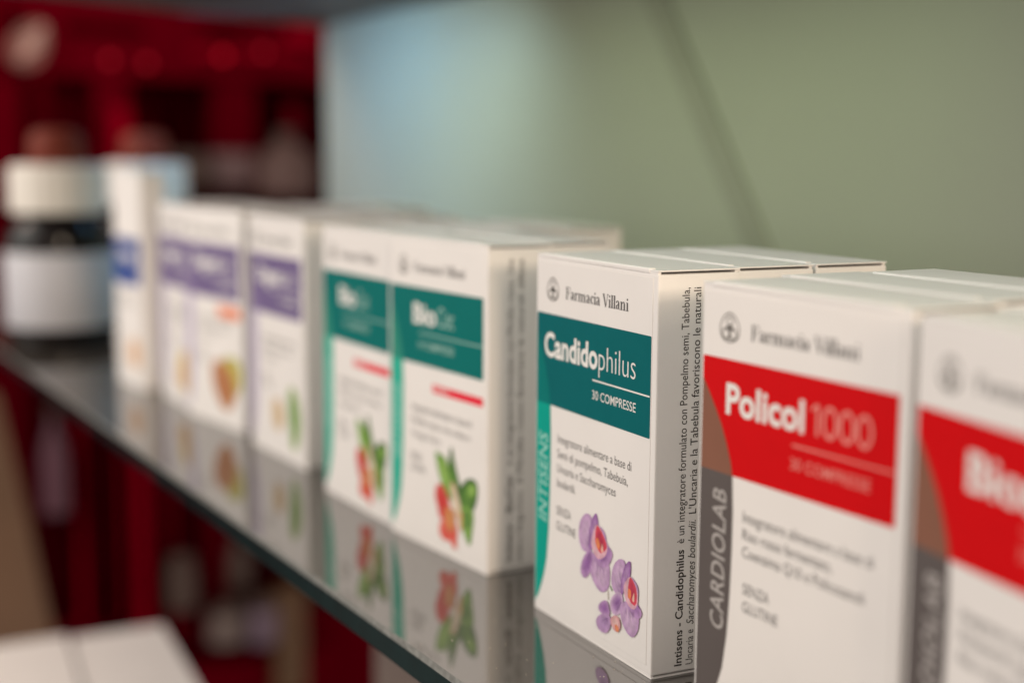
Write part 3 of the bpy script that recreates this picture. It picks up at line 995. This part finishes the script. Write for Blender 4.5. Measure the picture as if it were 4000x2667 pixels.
for i, (px, py, m_) in enumerate([(253, 139, 'red_glint_dim'), (338, 146, 'red_glint_dim'), (512, 129, 'red_glint'), (605, 120, 'red_glint_dim')]):  # small glowing balls in place of reflected lamps
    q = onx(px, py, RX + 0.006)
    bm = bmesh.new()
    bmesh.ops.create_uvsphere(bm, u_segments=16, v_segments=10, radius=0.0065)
    o = from_bm('red_glint_bead', bm, [M[m_]], None, q, True)
    tag(o, ['dim red glint on the red cabinet, leftmost of four', 'dim red glint, second from left on the red cabinet',
            'brightest round red glint on the far red cabinet', 'dim red glint nearest the panel edge on the red cabinet'][i],
        'light', 'small red glints on the red cabinet')

# lamp reflection at the top left, modelled as a pale leaf-shaped card
q = onx(62, 100, RX + 0.03)
bm = bmesh.new()
out = chaikin([(-0.034, -0.012), (-0.012, 0.024), (0.02, 0.034), (0.032, 0.02), (0.026, -0.02), (0.006, -0.036), (-0.018, -0.034)])
f0 = [bm.verts.new((0.001, y, z)) for y, z in out]
f1 = [bm.verts.new((-0.001, y, z)) for y, z in out]
bm.faces.new(f0)
bm.faces.new(list(reversed(f1)))
for i in range(len(out)):
    j = (i + 1) % len(out)
    bm.faces.new((f0[i], f1[i], f1[j], f0[j]))
bmesh.ops.recalc_face_normals(bm, faces=bm.faces)
M['reflection_line'] = mat('pale_reflection_line', (0.42, 0.30, 0.27), 0.6)
M['reflection_m'] = mat('pale_reflection', (0.15, 0.045, 0.04), 0.6, noise=0.3, nscale=30)
tg = from_bm('lamp_reflection', bm, [M['reflection_m']], None, q)
tag(tg, 'blurred pale rounded lamp reflection against the red at the top left corner', 'tag')  # pale card standing in for a lamp reflection

for k_ in range(3):
    t_ = from_bm('stripe', add_box(bmesh.new(), 0.001, 0.0022, -0.016, 0.018, -0.0025, 0.0025), [M['reflection_line']], tg, (0, 0.002 + 0.004 * k_, -0.012 + 0.013 * k_))
    t_.rotation_euler = (0.6, 0, 0)

# tan leaning board at the lower left
X2 = -1.45
pp = [onx(-60, 900, X2), onx(-5, 905, X2), onx(62, 1180, X2), onx(120, 1440, X2), onx(150, 1640, X2), onx(-60, 1640, X2)]
bm = bmesh.new()
f0 = [bm.verts.new(v_) for v_ in pp]
f1 = [bm.verts.new(v_ - Vector((0.02, 0, 0))) for v_ in pp]
bm.faces.new(f0)
bm.faces.new(list(reversed(f1)))
for i in range(len(pp)):
    j = (i + 1) % len(pp)
    bm.faces.new((f0[i], f1[i], f1[j], f0[j]))
bmesh.ops.recalc_face_normals(bm, faces=bm.faces)
tb = from_bm('wooden_board', bm, [M['tan']])
tag(tb, 'tan leaning board at the lower left below the glass shelf', 'board')

# lower shelf with white cartons
LZ = -0.426
M['lower'] = mat('dark_lower_shelf', (0.03, 0.012, 0.012), 0.35, noise=0.2)
ls = box('lower_shelf', -1.12, -0.52, -0.19, 0.10, LZ - 0.01, LZ, M['lower'], None, 0.002)
tag(ls, 'dark shelf below the glass shelf holding the blurred white boxes', 'shelf')


def low_carton(corners, label):
    root = bpy.data.objects.new('white_box', None)
    COL.objects.link(root)
    cx = sum(c_[0] for c_ in corners) / 4
    cy = sum(c_[1] for c_ in corners) / 4
    root.location = (cx, cy, LZ)
    bm = bmesh.new()
    zt = 0.1668
    f0 = [bm.verts.new((a - cx, b_ - cy, 0)) for a, b_ in corners]
    f1 = [bm.verts.new((a - cx, b_ - cy, zt)) for a, b_ in corners]
    bm.faces.new(f0)
    bm.faces.new(f1)
    for i in range(4):
        j = (i + 1) % 4
        bm.faces.new((f0[i], f1[i], f1[j], f0[j]))
    bmesh.ops.recalc_face_normals(bm, faces=bm.faces)
    bmesh.ops.bevel(bm, geom=list(bm.edges), offset=0.001, segments=2, affect='EDGES')
    from_bm('body', bm, [M['card']], root)
    bm = bmesh.new()
    f0 = [bm.verts.new((a - cx, b_ - cy, zt + .0004)) for a, b_ in corners]
    f1 = [bm.verts.new((a - cx, b_ - cy, zt + .0012)) for a, b_ in corners]
    bm.faces.new(f0)
    bm.faces.new(f1)
    for i in range(4):
        j = (i + 1) % 4
        bm.faces.new((f0[i], f1[i], f1[j], f0[j]))
    bmesh.ops.recalc_face_normals(bm, faces=bm.faces)
    from_bm('top_flap', bm, [M['card']], root)
    tag(root, label, 'box', 'blurred white boxes on the lower shelf')


low_carton([(-0.9426, -0.0569), (-0.9398, 0.0201), (-0.6906, -0.0023), (-0.6976, -0.0863)], 'blurred white box below the glass shelf, right one of two')
low_carton([(-0.9524, -0.1479), (-0.951, -0.0597), (-0.706, -0.0884), (-0.7256, -0.1689)], 'blurred white box in the bottom left corner, left one of two')

# grey brown storage box under the glass at the bottom centre
gx = box('storage_box', -0.57, -0.16, 0.06, 0.16, -0.30, -0.135, mat('grey_brown_board', (0.15, 0.11, 0.095), 0.6, noise=0.1), None, 0.003)
tag(gx, 'grey brown storage box barely visible under the glass shelf edge, bottom centre', 'box')
